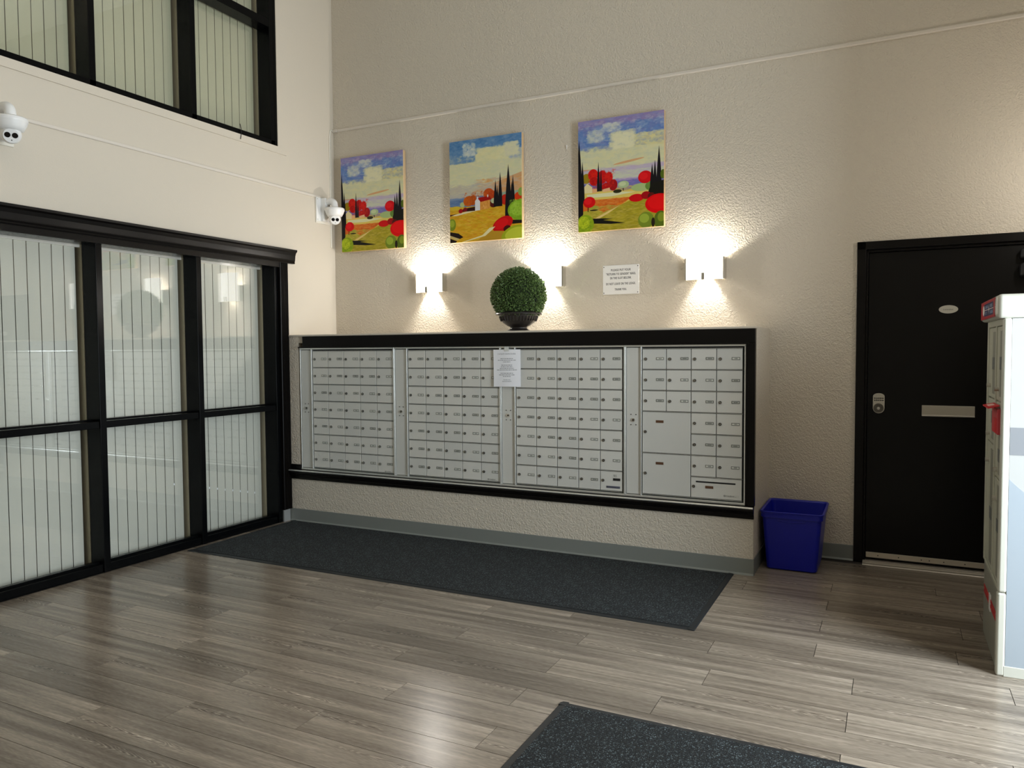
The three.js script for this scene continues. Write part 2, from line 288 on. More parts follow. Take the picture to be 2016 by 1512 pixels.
// ───────────────────────── mailboxes ─────────────────────────
{
  const ZF = 0.629, top = 1.405, bot = 0.455, rowH = (top - bot) / 7;
  const sr = structGroup('trim_4');
  mesh('surround_top', RB(0.175, 3.731, 1.436, 1.522, 0.60, 0.645, 0.003), mBlack, sr);
  mesh('surround_side', RB(3.692, 3.731, 0.43, 1.436, 0.60, 0.645, 0.003), mBlack, sr);
  mesh('surround_lip', [RB(0.133, 3.694, 1.428, 1.438, 0.60, 0.650, 0.002), RB(3.676, 3.694, 0.43, 1.43, 0.60, 0.640, 0.002)], mBlack, sr);
  mesh('top_cap', metreUV(RB(0.0, 3.735, 1.5235, 1.537, 0.56, 0.640, 0.003)), mWall, sr);
  const led = structGroup('trim_5');
  mesh('ledge_top', B(0.0, 3.725, 0.412, 0.428, 0.60, 0.668), M(S(74, 68, 60), 0.35), led);
  mesh('ledge_edge', extX([[0.664, 0.418], [0.672, 0.419], [0.675, 0.424], [0.672, 0.430], [0.664, 0.431]], 0.03, 3.728), mEdge, led);
  mesh('ledge_moulding', extX([[0.629, 0.352], [0.640, 0.352], [0.646, 0.360], [0.646, 0.372], [0.655, 0.380], [0.658, 0.392], [0.668, 0.398], [0.671, 0.408], [0.668, 0.418], [0.629, 0.418]], 0.03, 3.728), mBlack, led);
  mesh('ledge_return', RB(0.028, 0.133, 0.428, 0.472, 0.629, 0.642, 0.003), mBlack, led);

  const ink = M(S(60, 60, 56), 0.7);
  const tagTex = canvasTex(128, 44, (g, w, h) => { g.fillStyle = '#565852'; g.fillRect(0, 0, w, h); g.fillStyle = '#d8dad2'; g.fillRect(8, 8, w - 16, h - 16); g.fillStyle = '#55554e'; for (const x of [46, 62, 78]) g.fillRect(x, 15, 11, 14); });
  const tagTex2 = canvasTex(128, 44, (g, w, h) => { g.fillStyle = '#4e504a'; g.fillRect(0, 0, w, h); g.fillStyle = '#bcbeb6'; g.fillRect(8, 8, w - 16, h - 16); g.fillStyle = '#4a4a44'; for (const x of [36, 52, 68, 84]) g.fillRect(x, 15, 11, 14); });
  const mTag = M(0xffffff, 0.4, 0.2, { map: tagTex }), mTag2 = M(0xffffff, 0.4, 0.2, { map: tagTex2 }), mBrown = M(S(92, 62, 40), 0.5), mKey = M(S(26, 26, 24), 0.5);
  const lockGeo = CYL(0.0095, 0.005, 0, 0, 0.0025, 'z', 18), faceGeo = CYL(0.0066, 0.003, 0, 0, 0.0062, 'z', 16, 0.0058), mLockRing = M(S(58, 58, 54), 0.3, 0.7);
  const keyGeo = B(-0.0018, 0.0018, -0.0050, 0.0050, 0.0070, 0.0086);
  const tagGeo = (() => { const g = new THREE.BoxGeometry(0.050, 0.0165, 0.0025); return g; })();
  const doorCache = {};
  const doorGeo = (w, h) => doorCache[`${w.toFixed(4)}_${h.toFixed(4)}`] ??= (() => { const g = new RoundedBoxGeometry(w - 0.0046, h - 0.0084, 0.010, 1, 0.0016); return g; })();
  function lock(d, x, y, turn) { mesh('lock', lockGeo, mLockRing, d).position.set(x, y, 0.005); mesh('lock_face', faceGeo, mChrome, d).position.set(x, y, 0.005); const k = mesh('keyhole', keyGeo, mKey, d); k.position.set(x, y, 0.005); k.rotation.z = turn; }
  function mailDoor(u, x0, x1, y0, y1, o = {}) {
    const w = x1 - x0, h = y1 - y0, d = mesh('door', doorGeo(w, h), rnd() < 0.5 ? mSilverDoor : mSilverDoor2, u);
    d.position.set((x0 + x1) / 2, (y0 + y1) / 2, ZF - 0.008);
    lock(d, -w / 2 + (o.lx ?? 0.024), o.ly ?? 0, rr(0, 3.14));
    const tg = mesh('name_tag', tagGeo, o.tag ?? (rnd() < 0.5 ? mTag : mTag2), d);
    tg.position.set(o.tx ?? (w / 2 - 0.041), o.ty ?? 0.003, 0.0055);
    return d;
  }
  function unit(label, xa, xb, f0, f1, cols, layout) {
    const u = thing('mailbox_unit', label, 'mailboxes', [xa, 0.43, 0], 'mailbox units in the niche');
    const L = (x0, x1, y0, y1, z0, z1, r = 0.002) => RB(x0 - xa, x1 - xa, y0 - 0.43, y1 - 0.43, z0, z1, r, 1);
    mesh('backing', L(xa, xb, 0.44, 1.43, 0.45, ZF - 0.014), M(S(16, 17, 16), 0.8), u);
    mesh('frame', [L(xa, xb, 1.416, 1.430, 0.60, ZF + 0.006), L(xa, xb, 0.432, 0.447, 0.60, ZF + 0.006), L(xb - 0.009, xb, 0.44, 1.424, 0.60, ZF + 0.006), L(xa, xa + 0.006, 0.44, 1.424, 0.60, ZF + 0.004), L(f0 - 0.010, f0 - 0.002, 0.44, 1.42, 0.60, ZF + 0.007),
      ...[...Array(8)].map((_, i) => L(cols === 4 && [1, 3].includes(i) ? f0 + 2 * (f1 - f0) / 4 : f0 - 0.002, f1, bot + i * rowH - 0.0012, bot + i * rowH + 0.0012, 0.60, ZF - 0.001, 0.0005))], mEdge, u);
    const cp = mesh('access_panel', L(xa + 0.008, f0 - 0.012, 0.45, 1.412, 0.60, ZF - 0.004), mSilver, u);
    const cx = (xa + 0.008 + f0 - 0.012) / 2 - xa;
    const cl = mesh('lock', [CYL(0.0115, 0.008, cx, 0.938 - 0.43, ZF, 'z', 18)], mChrome, cp); 
    mesh('keyhole', [CYL(0.006, 0.003, cx, 0.938 - 0.43, ZF + 0.004, 'z', 14)], mKey, cp);
    for (const a of [-1, 1]) for (const b of [-1, 1]) mesh('rivet', CYL(0.0036, 0.004, cx + a * 0.017, 0.94 - 0.43 + b * 0.034, ZF - 0.004, 'z', 10), mKey, cp);
    layout(u, x => x - xa, y => y - 0.43, (f1 - f0) / cols, f0);
    return u;
  }
  const grid = (u, X, Y, pw, f0, cols, skip) => { for (let r = 0; r < 7; r++) for (let c = 0; c < cols; c++) { if (skip && skip(r, c)) continue; mailDoor(u, X(f0 + c * pw), X(f0 + (c + 1) * pw), Y(top - (r + 1) * rowH), Y(top - r * rowH)); } };
  const logoTex = dark => canvasTex(512, 80, (g, w, h) => { g.fillStyle = dark ? '#5b5e6c' : '#cfcfc8'; g.fillRect(0, 0, w, h); g.strokeStyle = g.fillStyle = dark ? '#1c1d2c' : '#2c2c26'; g.lineWidth = 9; g.beginPath(); g.arc(44, 42, 27, 0, 7); g.stroke(); g.fillRect(30, 36, 28, 11); g.font = 'bold 64px serif'; g.textBaseline = 'middle'; g.fillText('Cendrex', 88, 42); g.font = '30px serif'; g.fillText('inc.', 380, 58); });
  const mLogo = M(0xffffff, 0.5, 0.2, { map: logoTex(false) }), mLogoD = M(0xffffff, 0.5, 0.2, { map: logoTex(true) });
  const logo = (u, X, Y, x0, x1, yc, mat) => { const m = mesh('maker_plate', B(0, x1 - x0, 0, 0.0145, 0, 0.0012), mat, u); m.position.set(X(x0), Y(yc - 0.007), ZF - 0.0032); };
  unit('silver five-column mailbox unit beside the fluted casing', 0.135, 1.066, 0.262, 1.056, 5, (u, X, Y, pw, f0) => { grid(u, X, Y, pw, f0, 5); logo(u, X, Y, 0.965, 1.045, 0.467, mLogo); });
  unit('silver five-column mailbox unit partly behind the left half of the paper notice', 1.067, 1.982, 1.190, 1.973, 5, (u, X, Y, pw, f0) => { grid(u, X, Y, pw, f0, 5); logo(u, X, Y, 1.868, 1.962, 0.470, mLogo); });
  unit('silver five-column mailbox unit with handwriting over a black tag on its corner box', 1.984, 2.904, 2.102, 2.886, 5, (u, X, Y, pw, f0) => {
    grid(u, X, Y, pw, f0, 5, (r, c) => r === 6 && c === 4);
    const d = mailDoor(u, X(f0 + 4 * pw), X(f0 + 5 * pw), Y(top - 7 * rowH), Y(top - 6 * rowH), { tag: mDark, ty: 0.012, lx: 0.02, ly: 0.002 });
    const hw = canvasTex(128, 96, (g, w, h) => { g.fillStyle = '#cdcdc6'; g.fillRect(0, 0, w, h); g.strokeStyle = '#22221e'; g.lineWidth = 7; g.lineCap = 'round'; g.beginPath(); g.moveTo(34, 14); g.lineTo(20, 52); g.lineTo(62, 50); g.moveTo(62, 16); g.lineTo(50, 60); g.lineTo(66, 82); g.moveTo(96, 14); g.lineTo(88, 44); g.lineTo(104, 60); g.lineTo(94, 84); g.stroke(); });
    const p = mesh('handwriting', B(-0.014, 0.014, -0.0105, 0.0105, 0, 0.0008), M(0xffffff, 0.5, 0.2, { map: hw }), d); p.position.set(0.026, 0.036, 0.0048);
    logo(u, X, Y, 2.772, 2.868, 0.482, mLogoD);
  });
  unit('silver mailbox unit with two large parcel doors and a mail slot', 2.905, 3.675, 3.019, 3.655, 4, (u, X, Y, pw, f0) => {
    for (let r = 0; r < 6; r++) for (let c = 0; c < 4; c++) { if (r > 2 && c < 2) continue; mailDoor(u, X(f0 + c * pw), X(f0 + (c + 1) * pw), Y(top - (r + 1) * rowH), Y(top - r * rowH)); }
    for (const [r0, r1] of [[3, 5], [5, 7]]) mailDoor(u, X(f0), X(f0 + 2 * pw), Y(top - r1 * rowH), Y(top - r0 * rowH), { tag: mBrown, tx: -0.042, ty: 0.071, lx: 0.022, ly: 0.002 });
    const d = mailDoor(u, X(f0 + 2 * pw), X(f0 + 4 * pw), Y(bot), Y(top - 6 * rowH), { tag: mBrown, tx: -0.041, ty: 0.006, lx: 0.02, ly: 0.006 });
    mesh('mail_slot', RB(-0.126, 0.120, 0.032, 0.042, 0.003, 0.0062, 0.003), mDark, d);
    mesh('slot_label', B(-0.045, 0.06, 0.008, 0.022, 0.003, 0.0056), mSilver, d);
    logo(u, X, Y, 3.542, 3.638, 0.482, mLogo);
  });
}

// paper notice taped over two units
{
  const t = thing('paper_notice', 'white printed letter sheet taped over the mailbox units', 'notice', [2.04, 1.274, 0.643]);
  const tex = canvasTex(512, 640, (g, w, h) => {
    g.fillStyle = '#f2f3f8'; g.fillRect(0, 0, w, h); g.fillStyle = '#50525a'; g.textAlign = 'center';
    g.font = '30px serif'; g.fillText('FACILITY INSPECTIONS', w / 2, 86);
    const bar = (cx, y, len) => { let x = cx - len / 2; while (x < cx + len / 2) { const q = 12 + 34 * Math.abs(Math.sin(x * 12.9 + y * 3.1)); g.fillStyle = '#a3a5aa'; g.fillRect(x, y, Math.min(q, cx + len / 2 - x), 13); x += q + 8; } };
    [[150, 240], [178, 340], [206, 140], [262, 210], [290, 230], [318, 270], [346, 380], [402, 240], [430, 300], [458, 150]].forEach(([y, l]) => bar(w / 2, y, l));
    g.fillStyle = '#60626a'; g.font = '24px serif'; g.fillText('THANK YOU', w / 2, 530); g.fillText('MANAGEMENT', w / 2, 558);
  });
  const bx = new THREE.BoxGeometry(0.215, 0.262, 0.0006, 10, 10, 1), q = bx.attributes.position;
  for (let i = 0; i < q.count; i++) q.setZ(i, q.getZ(i) + 0.004 * Math.cos(q.getX(i) * 22 - 0.6) + 0.003 * Math.max(0, -q.getY(i)) * 6);
  bx.computeVertexNormals();
  const s = mesh('sheet', bx, M(0xffffff, 0.7, 0, { map: tex }), t); s.rotation.z = rad(0.6);
  const tp = mesh('tape', RB(-0.018, 0.018, 0.118, 0.152, 0.0035, 0.0045, 0.0004, 1), new THREE.MeshPhysicalMaterial({ color: S(232, 234, 230), roughness: 0.35, transmission: 0.35, thickness: 0 }), t);
}

// ───────────────────────── pictures, sign, sconces on the back wall ─────────────────────────
function paint(g, w, h, list) {
  const E = (u, v, ru, rv, c, rot = 0) => { g.fillStyle = c; g.beginPath(); g.ellipse(u * w, v * h, ru * w, rv * h, rot, 0, 7); g.fill(); };
  const P = (pts, c) => { g.fillStyle = c; g.beginPath(); pts.forEach(([u, v], i) => i ? g.lineTo(u * w, v * h) : g.moveTo(u * w, v * h)); g.closePath(); g.fill(); };
  const C = (u, v0, v1, wd, c = '#161318') => { g.fillStyle = c; g.beginPath(); g.moveTo(u * w, v0 * h); g.quadraticCurveTo((u + wd * 0.55) * w, (v0 * 0.35 + v1 * 0.65) * h, (u + wd / 2) * w, v1 * h); g.lineTo((u - wd / 2) * w, v1 * h); g.quadraticCurveTo((u - wd * 0.55) * w, (v0 * 0.35 + v1 * 0.65) * h, u * w, v0 * h); g.fill(); };
  const daubs = (n, u0, u1, v0, v1, cols, ru, rv, alpha = 0.35) => { g.globalAlpha = alpha * 0.6; for (let i = 0; i < n * 4; i++) E(rr(u0, u1), rr(v0, v1), ru * rr(0.15, 0.7), rv * rr(0.2, 0.8), cols[Math.floor(rnd() * cols.length)], rr(-0.4, 0.4)); g.globalAlpha = 1; };
  const bands = b => b.forEach(([v0, v1, c]) => { g.fillStyle = c; g.fillRect(0, v0 * h, w, (v1 - v0) * h + 1); });
  list({ E, P, C, daubs, bands });
  const im = g.getImageData(0, 0, w, h), q = im.data;                       // livelier printing inks
  for (let i = 0; i < q.length; i += 4) { const m = (q[i] + q[i + 1] + q[i + 2]) / 3; for (let k = 0; k < 3; k++) { const v = clamp((m + (q[i + k] - m) * 1.12) / 255); q[i + k] = 255 * (v < 0.15 ? v : 0.15 + 0.85 * Math.pow((v - 0.15) / 0.85, 0.86)); } }
  g.putImageData(im, 0, 0);
}
const paintA = canvasTex(640, 820, (g, w, h) => paint(g, w, h, ({ E, P, C, daubs, bands }) => {
  bands([[0, 0.06, '#8a78a6'], [0.06, 0.24, '#5f7bb0'], [0.24, 0.44, '#cdcca4'], [0.44, 0.48, '#bcaabd'], [0.48, 0.55, '#c4c8ae'], [0.55, 0.57, '#a995b8'], [0.57, 0.61, '#6268a6'], [0.61, 0.70, '#8873ab'], [0.62, 1, '#c9b04a']]);
  daubs(160, 0, 1, 0, 0.08, ['#8a78a6', '#7c6d9e', '#6f7fb0', '#9d93b6'], 0.10, 0.02);
  daubs(200, 0, 1, 0.06, 0.26, ['#4f6fae', '#6d88ba', '#8fa2c0', '#7a74aa', '#5873a8'], 0.08, 0.025);
  daubs(60, 0.12, 0.3, 0.10, 0.2, ['#c9ccb8', '#b9c0bb'], 0.05, 0.018, 0.5); daubs(50, 0.3, 0.5, 0.05, 0.12, ['#d3d3c0', '#b6bcc2'], 0.05, 0.016, 0.5);
  daubs(160, 0.4, 0.66, 0.14, 0.30, ['#dcd9b2', '#d2d0a6', '#c8caa8'], 0.07, 0.03, 0.6); daubs(130, 0.66, 1, 0.18, 0.34, ['#d8cf94', '#d3c98c', '#c9c7a0'], 0.08, 0.03, 0.55);
  daubs(220, 0, 1, 0.29, 0.44, ['#d6d4aa', '#cfd0a6', '#c3c7ac', '#d9d2a0'], 0.10, 0.025, 0.5); daubs(60, 0, 1, 0.08, 0.28, ['#5674ae', '#7f93bb', '#6a6fa6'], 0.06, 0.022, 0.28); daubs(40, 0, 1, 0.03, 0.2, ['#d4d6cc', '#c2c8ce'], 0.05, 0.018, 0.3); daubs(90, 0.42, 0.66, 0.15, 0.28, ['#dcd9b2', '#e0dcba'], 0.05, 0.022, 0.4);
  E(0.6, 0.405, 0.18, 0.010, '#cf9f72', -0.12); E(0.08, 0.445, 0.08, 0.006, '#cf9b70'); daubs(80, 0, 1, 0.44, 0.56, ['#bdb0c6', '#c6cab6', '#b4a6c0'], 0.14, 0.010, 0.4);
  daubs(60, 0.3, 1, 0.56, 0.68, ['#5e64a4', '#7f70ac', '#9a86b4'], 0.14, 0.008, 0.5);
  P([[0, 0.66], [0.2, 0.64], [0.45, 0.655], [0.66, 0.66], [1, 0.62], [1, 0.75], [0, 0.75]], '#d8bf62'); P([[0.1, 0.665], [0.5, 0.665], [0.68, 0.68], [0.4, 0.70], [0.12, 0.695]], '#dedcae');
  P([[0, 0.71], [0.3, 0.72], [0.66, 0.72], [0.5, 0.78], [0.3, 0.84], [0.1, 0.86], [0, 0.86]], '#c86028'); daubs(70, 0.2, 0.55, 0.72, 0.82, ['#d8742c', '#b94a20', '#d58a4a'], 0.06, 0.010, 0.6);
  P([[0, 0.82], [0.2, 0.80], [0.3, 0.83], [0.16, 0.89], [0, 0.9]], '#a9a03a'); E(0.19, 0.79, 0.06, 0.022, '#93983e');
  P([[0.14, 0.90], [0.36, 0.83], [0.62, 0.75], [1, 0.72], [1, 1], [0, 1], [0, 0.94]], '#9c8f2c'); daubs(220, 0.15, 0.95, 0.78, 1, ['#a89a34', '#8a7c26', '#b8a444', '#7f7a30', '#c2ab58'], 0.08, 0.008, 0.55);
  P([[0.14, 0.905], [0.36, 0.83], [0.5, 0.785], [0.37, 0.845], [0.16, 0.925]], '#dcc07a');
  E(0.10, 0.52, 0.055, 0.045, '#8d7620'); E(0.18, 0.49, 0.06, 0.05, '#c81e18'); E(0.19, 0.55, 0.05, 0.04, '#a81614'); E(0.29, 0.52, 0.055, 0.06, '#b3141a'); E(0.37, 0.53, 0.045, 0.05, '#c2201c'); E(0.42, 0.60, 0.05, 0.05, '#8c1218'); E(0.34, 0.61, 0.06, 0.035, '#a5181a'); daubs(70, 0.12, 0.44, 0.46, 0.62, ['#d83a22', '#8e0e14', '#c83018'], 0.02, 0.014, 0.5);
  P([[0.05, 0.61], [0.11, 0.565], [0.17, 0.60], [0.17, 0.655], [0.05, 0.65]], '#e4d49e'); P([[0.17, 0.615], [0.24, 0.62], [0.24, 0.65], [0.17, 0.655]], '#e2a874'); P([[0.30, 0.63], [0.38, 0.62], [0.38, 0.65], [0.30, 0.655]], '#e0b084'); E(0.47, 0.66, 0.05, 0.016, '#2c2a18');
  C(0.245, 0.38, 0.645, 0.035); C(0.275, 0.44, 0.645, 0.024);
  P([[0.532, 0.62], [0.545, 0.62], [0.545, 0.66], [0.532, 0.66]], '#4a3c2a'); E(0.54, 0.605, 0.065, 0.032, '#a6b98a'); E(0.53, 0.60, 0.04, 0.018, '#c2cfa0');
  E(0.75, 0.645, 0.12, 0.035, '#9fb477'); E(0.85, 0.64, 0.06, 0.04, '#5f7c3a'); E(0.79, 0.56, 0.08, 0.055, '#c6121c'); E(0.77, 0.55, 0.05, 0.03, '#d62026');
  C(0.868, 0.45, 0.69, 0.05); C(0.90, 0.42, 0.69, 0.045); C(0.945, 0.30, 0.70, 0.06); P([[0.82, 0.70], [0.86, 0.62], [1, 0.60], [1, 0.72], [0.82, 0.72]], '#17160f'); E(0.99, 0.55, 0.03, 0.04, '#4a5a1e');
  E(0.69, 0.735, 0.085, 0.034, '#c01018'); E(0.80, 0.72, 0.055, 0.034, '#8f0c14'); E(0.86, 0.73, 0.04, 0.03, '#4c1410'); E(0.95, 0.80, 0.16, 0.085, '#d00810'); E(0.94, 0.79, 0.12, 0.06, '#dc1218'); P([[0.945, 0.88], [0.96, 0.88], [0.96, 0.92], [0.945, 0.92]], '#2a1a10');
  C(0.012, 0.16, 0.86, 0.085); C(0.052, 0.36, 0.74, 0.05); P([[0, 0.5], [0.055, 0.52], [0.06, 0.84], [0, 0.88]], '#141014');
  E(0.135, 0.735, 0.072, 0.050, '#c60c16'); E(0.12, 0.725, 0.045, 0.03, '#d82024'); P([[0.115, 0.78], [0.125, 0.78], [0.125, 0.82], [0.115, 0.82]], '#2a1a10'); E(0.19, 0.81, 0.05, 0.006, '#1d1a12');
  P([[0.17, 0.885], [0.3, 0.89], [0.42, 0.90], [0.3, 0.905], [0.56, 0.945], [0.4, 0.945], [0.18, 0.93]], '#16140f');
  E(0.085, 0.93, 0.105, 0.085, '#7f9722'); E(0.07, 0.915, 0.07, 0.055, '#a9b92c'); daubs(40, 0.02, 0.16, 0.87, 0.99, ['#b9c53a', '#7a8f1e', '#5b7418'], 0.02, 0.012, 0.5);
  E(0.80, 0.935, 0.09, 0.070, '#6a7d2c'); E(0.78, 0.92, 0.055, 0.04, '#8fa23c'); E(0.965, 0.945, 0.075, 0.08, '#4e5e1e'); E(0.97, 0.92, 0.04, 0.04, '#74832c'); E(0.88, 0.96, 0.02, 0.04, '#241a12');
}));
const paintB = canvasTex(640, 820, (g, w, h) => paint(g, w, h, ({ E, P, C, daubs, bands }) => {
  bands([[0, 0.14, '#5479a6'], [0.14, 0.42, '#cfcca4'], [0.42, 0.52, '#bdb6a0'], [0.52, 0.56, '#a9a6a4'], [0.56, 0.60, '#7688a4'], [0.60, 0.65, '#4c648c'], [0.63, 1, '#c99a28']]);
  daubs(220, 0, 1, 0, 0.14, ['#4a72a2', '#6388b0', '#3e6598', '#7d98b4'], 0.08, 0.025, 0.5); daubs(80, 0, 0.36, 0.1, 0.22, ['#5a7ea8', '#7d95b0', '#4e74a4'], 0.06, 0.022, 0.5); daubs(60, 0.64, 1, 0.12, 0.26, ['#8c9cb8', '#a3abc0', '#7c92b4'], 0.06, 0.022, 0.4);
  daubs(40, 0.2, 0.36, 0.04, 0.16, ['#d9d8c4', '#cfd2c2', '#b9c4c8'], 0.045, 0.022, 0.45); daubs(160, 0.4, 0.8, 0.11, 0.3, ['#dcd8aa', '#d0cfa4', '#d8d2a0'], 0.08, 0.03, 0.6); daubs(90, 0.78, 0.95, 0.08, 0.2, ['#d9d6ae', '#cfcdb0'], 0.05, 0.022, 0.6);
  daubs(240, 0, 1, 0.24, 0.46, ['#d2cfa2', '#c6c8a8', '#dad5a8', '#c9caae'], 0.10, 0.025, 0.5);
  P([[0.3, 0.52], [0.6, 0.46], [0.85, 0.40], [1, 0.37], [1, 0.56], [0.5, 0.54]], '#c4976e'); daubs(90, 0.4, 1, 0.4, 0.54, ['#cc8e54', '#c9a488', '#b9a892', '#d08a44'], 0.10, 0.012, 0.5); daubs(80, 0, 0.6, 0.44, 0.56, ['#b9ac98', '#a8a6a6', '#c4bea4'], 0.12, 0.010, 0.5);
  P([[0, 0.58], [0.4, 0.56], [0.55, 0.56], [0.55, 0.66], [0, 0.65]], '#64799c'); daubs(50, 0, 0.4, 0.59, 0.65, ['#425c86', '#6c82a4', '#526c94'], 0.1, 0.006, 0.6); P([[0.6, 0.55], [1, 0.54], [1, 0.62], [0.6, 0.62]], '#8fa08c');
  P([[0, 0.64], [0.2, 0.66], [0.4, 0.67], [0.7, 0.63], [1, 0.6], [1, 1], [0, 1]], '#c8992a'); daubs(280, 0, 0.9, 0.68, 0.98, ['#d6a838', '#b8801c', '#c9762a', '#d8b450', '#a98a24', '#bc8e22'], 0.09, 0.010, 0.55); P([[0, 0.73], [0.36, 0.685], [0.7, 0.635], [0.72, 0.65], [0.4, 0.70], [0.1, 0.735]], '#dccfa2');
  E(0.08, 0.66, 0.08, 0.02, '#c8a838'); P([[0, 0.72], [0.1, 0.715], [0, 0.735]], '#3c1812'); E(0.18, 0.63, 0.035, 0.025, '#a9b57c'); E(0.27, 0.60, 0.075, 0.05, '#b4541c'); E(0.33, 0.595, 0.05, 0.05, '#a54a1c'); E(0.55, 0.545, 0.07, 0.05, '#b2481e'); E(0.60, 0.56, 0.05, 0.04, '#a33a1c'); daubs(60, 0.2, 0.63, 0.52, 0.64, ['#cc6a24', '#9c3a18', '#c85020'], 0.02, 0.012, 0.5);
  P([[0.14, 0.70], [0.2, 0.67], [0.37, 0.66], [0.37, 0.70]], '#2a1410'); E(0.155, 0.69, 0.03, 0.022, '#8f1418'); E(0.22, 0.68, 0.03, 0.02, '#6a1420'); E(0.62, 0.65, 0.06, 0.035, '#46140f'); E(0.62, 0.62, 0.04, 0.026, '#b4bb90'); E(0.77, 0.62, 0.05, 0.05, '#b02a18'); E(0.96, 0.60, 0.06, 0.04, '#c23a18');
  P([[0.36, 0.70], [0.36, 0.605], [0.385, 0.585], [0.385, 0.565], [0.405, 0.565], [0.405, 0.585], [0.43, 0.605], [0.43, 0.70]], '#dcdce0'); P([[0.43, 0.615], [0.57, 0.605], [0.57, 0.69], [0.43, 0.70]], '#cf8c42'); P([[0.40, 0.585], [0.43, 0.575], [0.56, 0.57], [0.59, 0.605], [0.44, 0.62]], '#8f1410'); P([[0.53, 0.555], [0.545, 0.555], [0.545, 0.58], [0.53, 0.58]], '#e0d8cc'); daubs(20, 0.45, 0.56, 0.62, 0.69, ['#e0a860', '#b87030'], 0.012, 0.02, 0.5);
  C(0.645, 0.42, 0.68, 0.05); C(0.672, 0.47, 0.68, 0.035); C(0.71, 0.35, 0.68, 0.055); C(0.82, 0.285, 0.80, 0.09); C(0.882, 0.39, 0.70, 0.05); C(0.865, 0.45, 0.70, 0.04);
  E(0.98, 0.73, 0.17, 0.10, '#6f9428'); E(0.96, 0.715, 0.12, 0.07, '#8db438'); daubs(60, 0.84, 1, 0.63, 0.8, ['#a2c452', '#6c9028', '#7fae34'], 0.025, 0.014, 0.5); P([[0.86, 0.82], [1, 0.83], [1, 0.86], [0.87, 0.86]], '#1a1410'); E(0.99, 0.56, 0.04, 0.04, '#7e9a4a');
  E(0.74, 0.855, 0.145, 0.068, '#b40c12', -0.42); E(0.72, 0.85, 0.10, 0.045, '#c8141a', -0.42); E(0.80, 0.90, 0.05, 0.03, '#3a0c0c', -0.3);
  P([[0.40, 0.99], [0.55, 0.91], [0.75, 0.92], [0.75, 1], [0.35, 1]], '#a9802c'); P([[0.56, 0.88], [0.64, 0.87], [0.60, 0.90], [0.5, 0.955], [0.2, 1], [0.16, 1], [0.46, 0.945]], '#e2d8a4'); E(0.92, 0.97, 0.20, 0.095, '#8e9a24', -0.2); E(0.92, 0.955, 0.15, 0.06, '#b2ba3c', -0.2);
  E(0.03, 0.82, 0.055, 0.06, '#6b7a24'); E(0.03, 0.81, 0.035, 0.035, '#8c9a34'); P([[0, 0.89], [0.12, 0.91], [0.19, 0.95], [0.14, 0.965], [0, 0.925]], '#1c1210'); P([[0, 0.955], [0.1, 0.985], [0.08, 1], [0, 1]], '#1c1210'); P([[0, 0.925], [0.14, 0.965], [0.1, 0.98], [0, 0.95]], '#b7a468');
}));
function picture(label, x0, x1, y0, y1, tex) {
  const t = thing('canvas_picture', label, 'picture', [(x0 + x1) / 2, y0, 0], 'landscape pictures on the back wall');
  const w = x1 - x0, h = y1 - y0;
  const m = mesh('canvas_wrap', RB(-w / 2, w / 2, 0, h, 0.010, 0.048, 0.003), M(S(196, 168, 128), 0.6), t);
  const g = new THREE.BoxGeometry(w - 0.002, h - 0.002, 0.0014); g.translate(0, h / 2, 0.0486);
  mesh('print', g, P_(0xffffff, 0.4, 0.35, { map: tex }), t);
  mesh('stretcher', B(-w / 2 + 0.03, w / 2 - 0.03, 0.03, h - 0.03, 0.0, 0.012), M(S(150, 120, 84), 0.8), t);
}
picture('landscape print of red trees and left-hand cypresses, hung in the wall corner', 0.117, 0.775, 2.272, 3.09, paintA);
picture('landscape print with a white and orange cottage and yellow field', 1.228, 1.881, 2.276, 3.09, paintB);
picture('landscape print of red trees and left-hand cypresses, hung nearest the door', 2.349, 3.004, 2.28, 3.10, paintA);

{ // sign
  const tex = canvasTex(1024, 792, (g, w, h) => {
    g.fillStyle = '#eceae6'; g.fillRect(0, 0, w, h); g.fillStyle = '#111'; g.textAlign = 'center'; g.font = 'bold 84px sans-serif';
    const fit = (s, y, len) => { g.save(); g.translate(w / 2, y); const k = len / g.measureText(s).width; g.scale(k, 1); g.fillText(s, 0, 0); g.restore(); };
    fit('PLEASE PUT YOUR', 158, 570); fit('"RETURN TO SENDER" MAIL', 268, 860); fit('IN THE SLOT BELOW.', 378, 620); fit('DO NOT LEAVE ON THE LEDGE.', 536, 860); fit('THANK YOU.', 690, 350);
  });
  const t = thing('wall_sign', 'white sign with black lettering about returned mail', 'sign', [2.6675, 1.81, 0]);
  mesh('sign_board', RB(-0.1395, 0.1395, 0, 0.216, 0.0005, 0.005, 0.002), mWhite, t);
  mesh('lettering', (() => { const g = new THREE.BoxGeometry(0.275, 0.2126, 0.0008); g.translate(0, 0.108, 0.0053); return g; })(), M(0xffffff, 0.4, 0, { map: tex }), t);
  for (const a of [-1, 1]) for (const b of [0.012, 0.204]) mesh('screw', CYL(0.0035, 0.003, a * 0.131, b, 0.0065, 'z', 12), mDark, t);
}
single('wall_hook', [CYL(0.004, 0.012, 2.24, 2.95, 0.006, 'z', 10), RB(2.237, 2.243, 2.925, 2.95, 0.006, 0.010, 0.001)], mWhite, 'tiny white hook on the wall between two landscape pictures', 'hook');

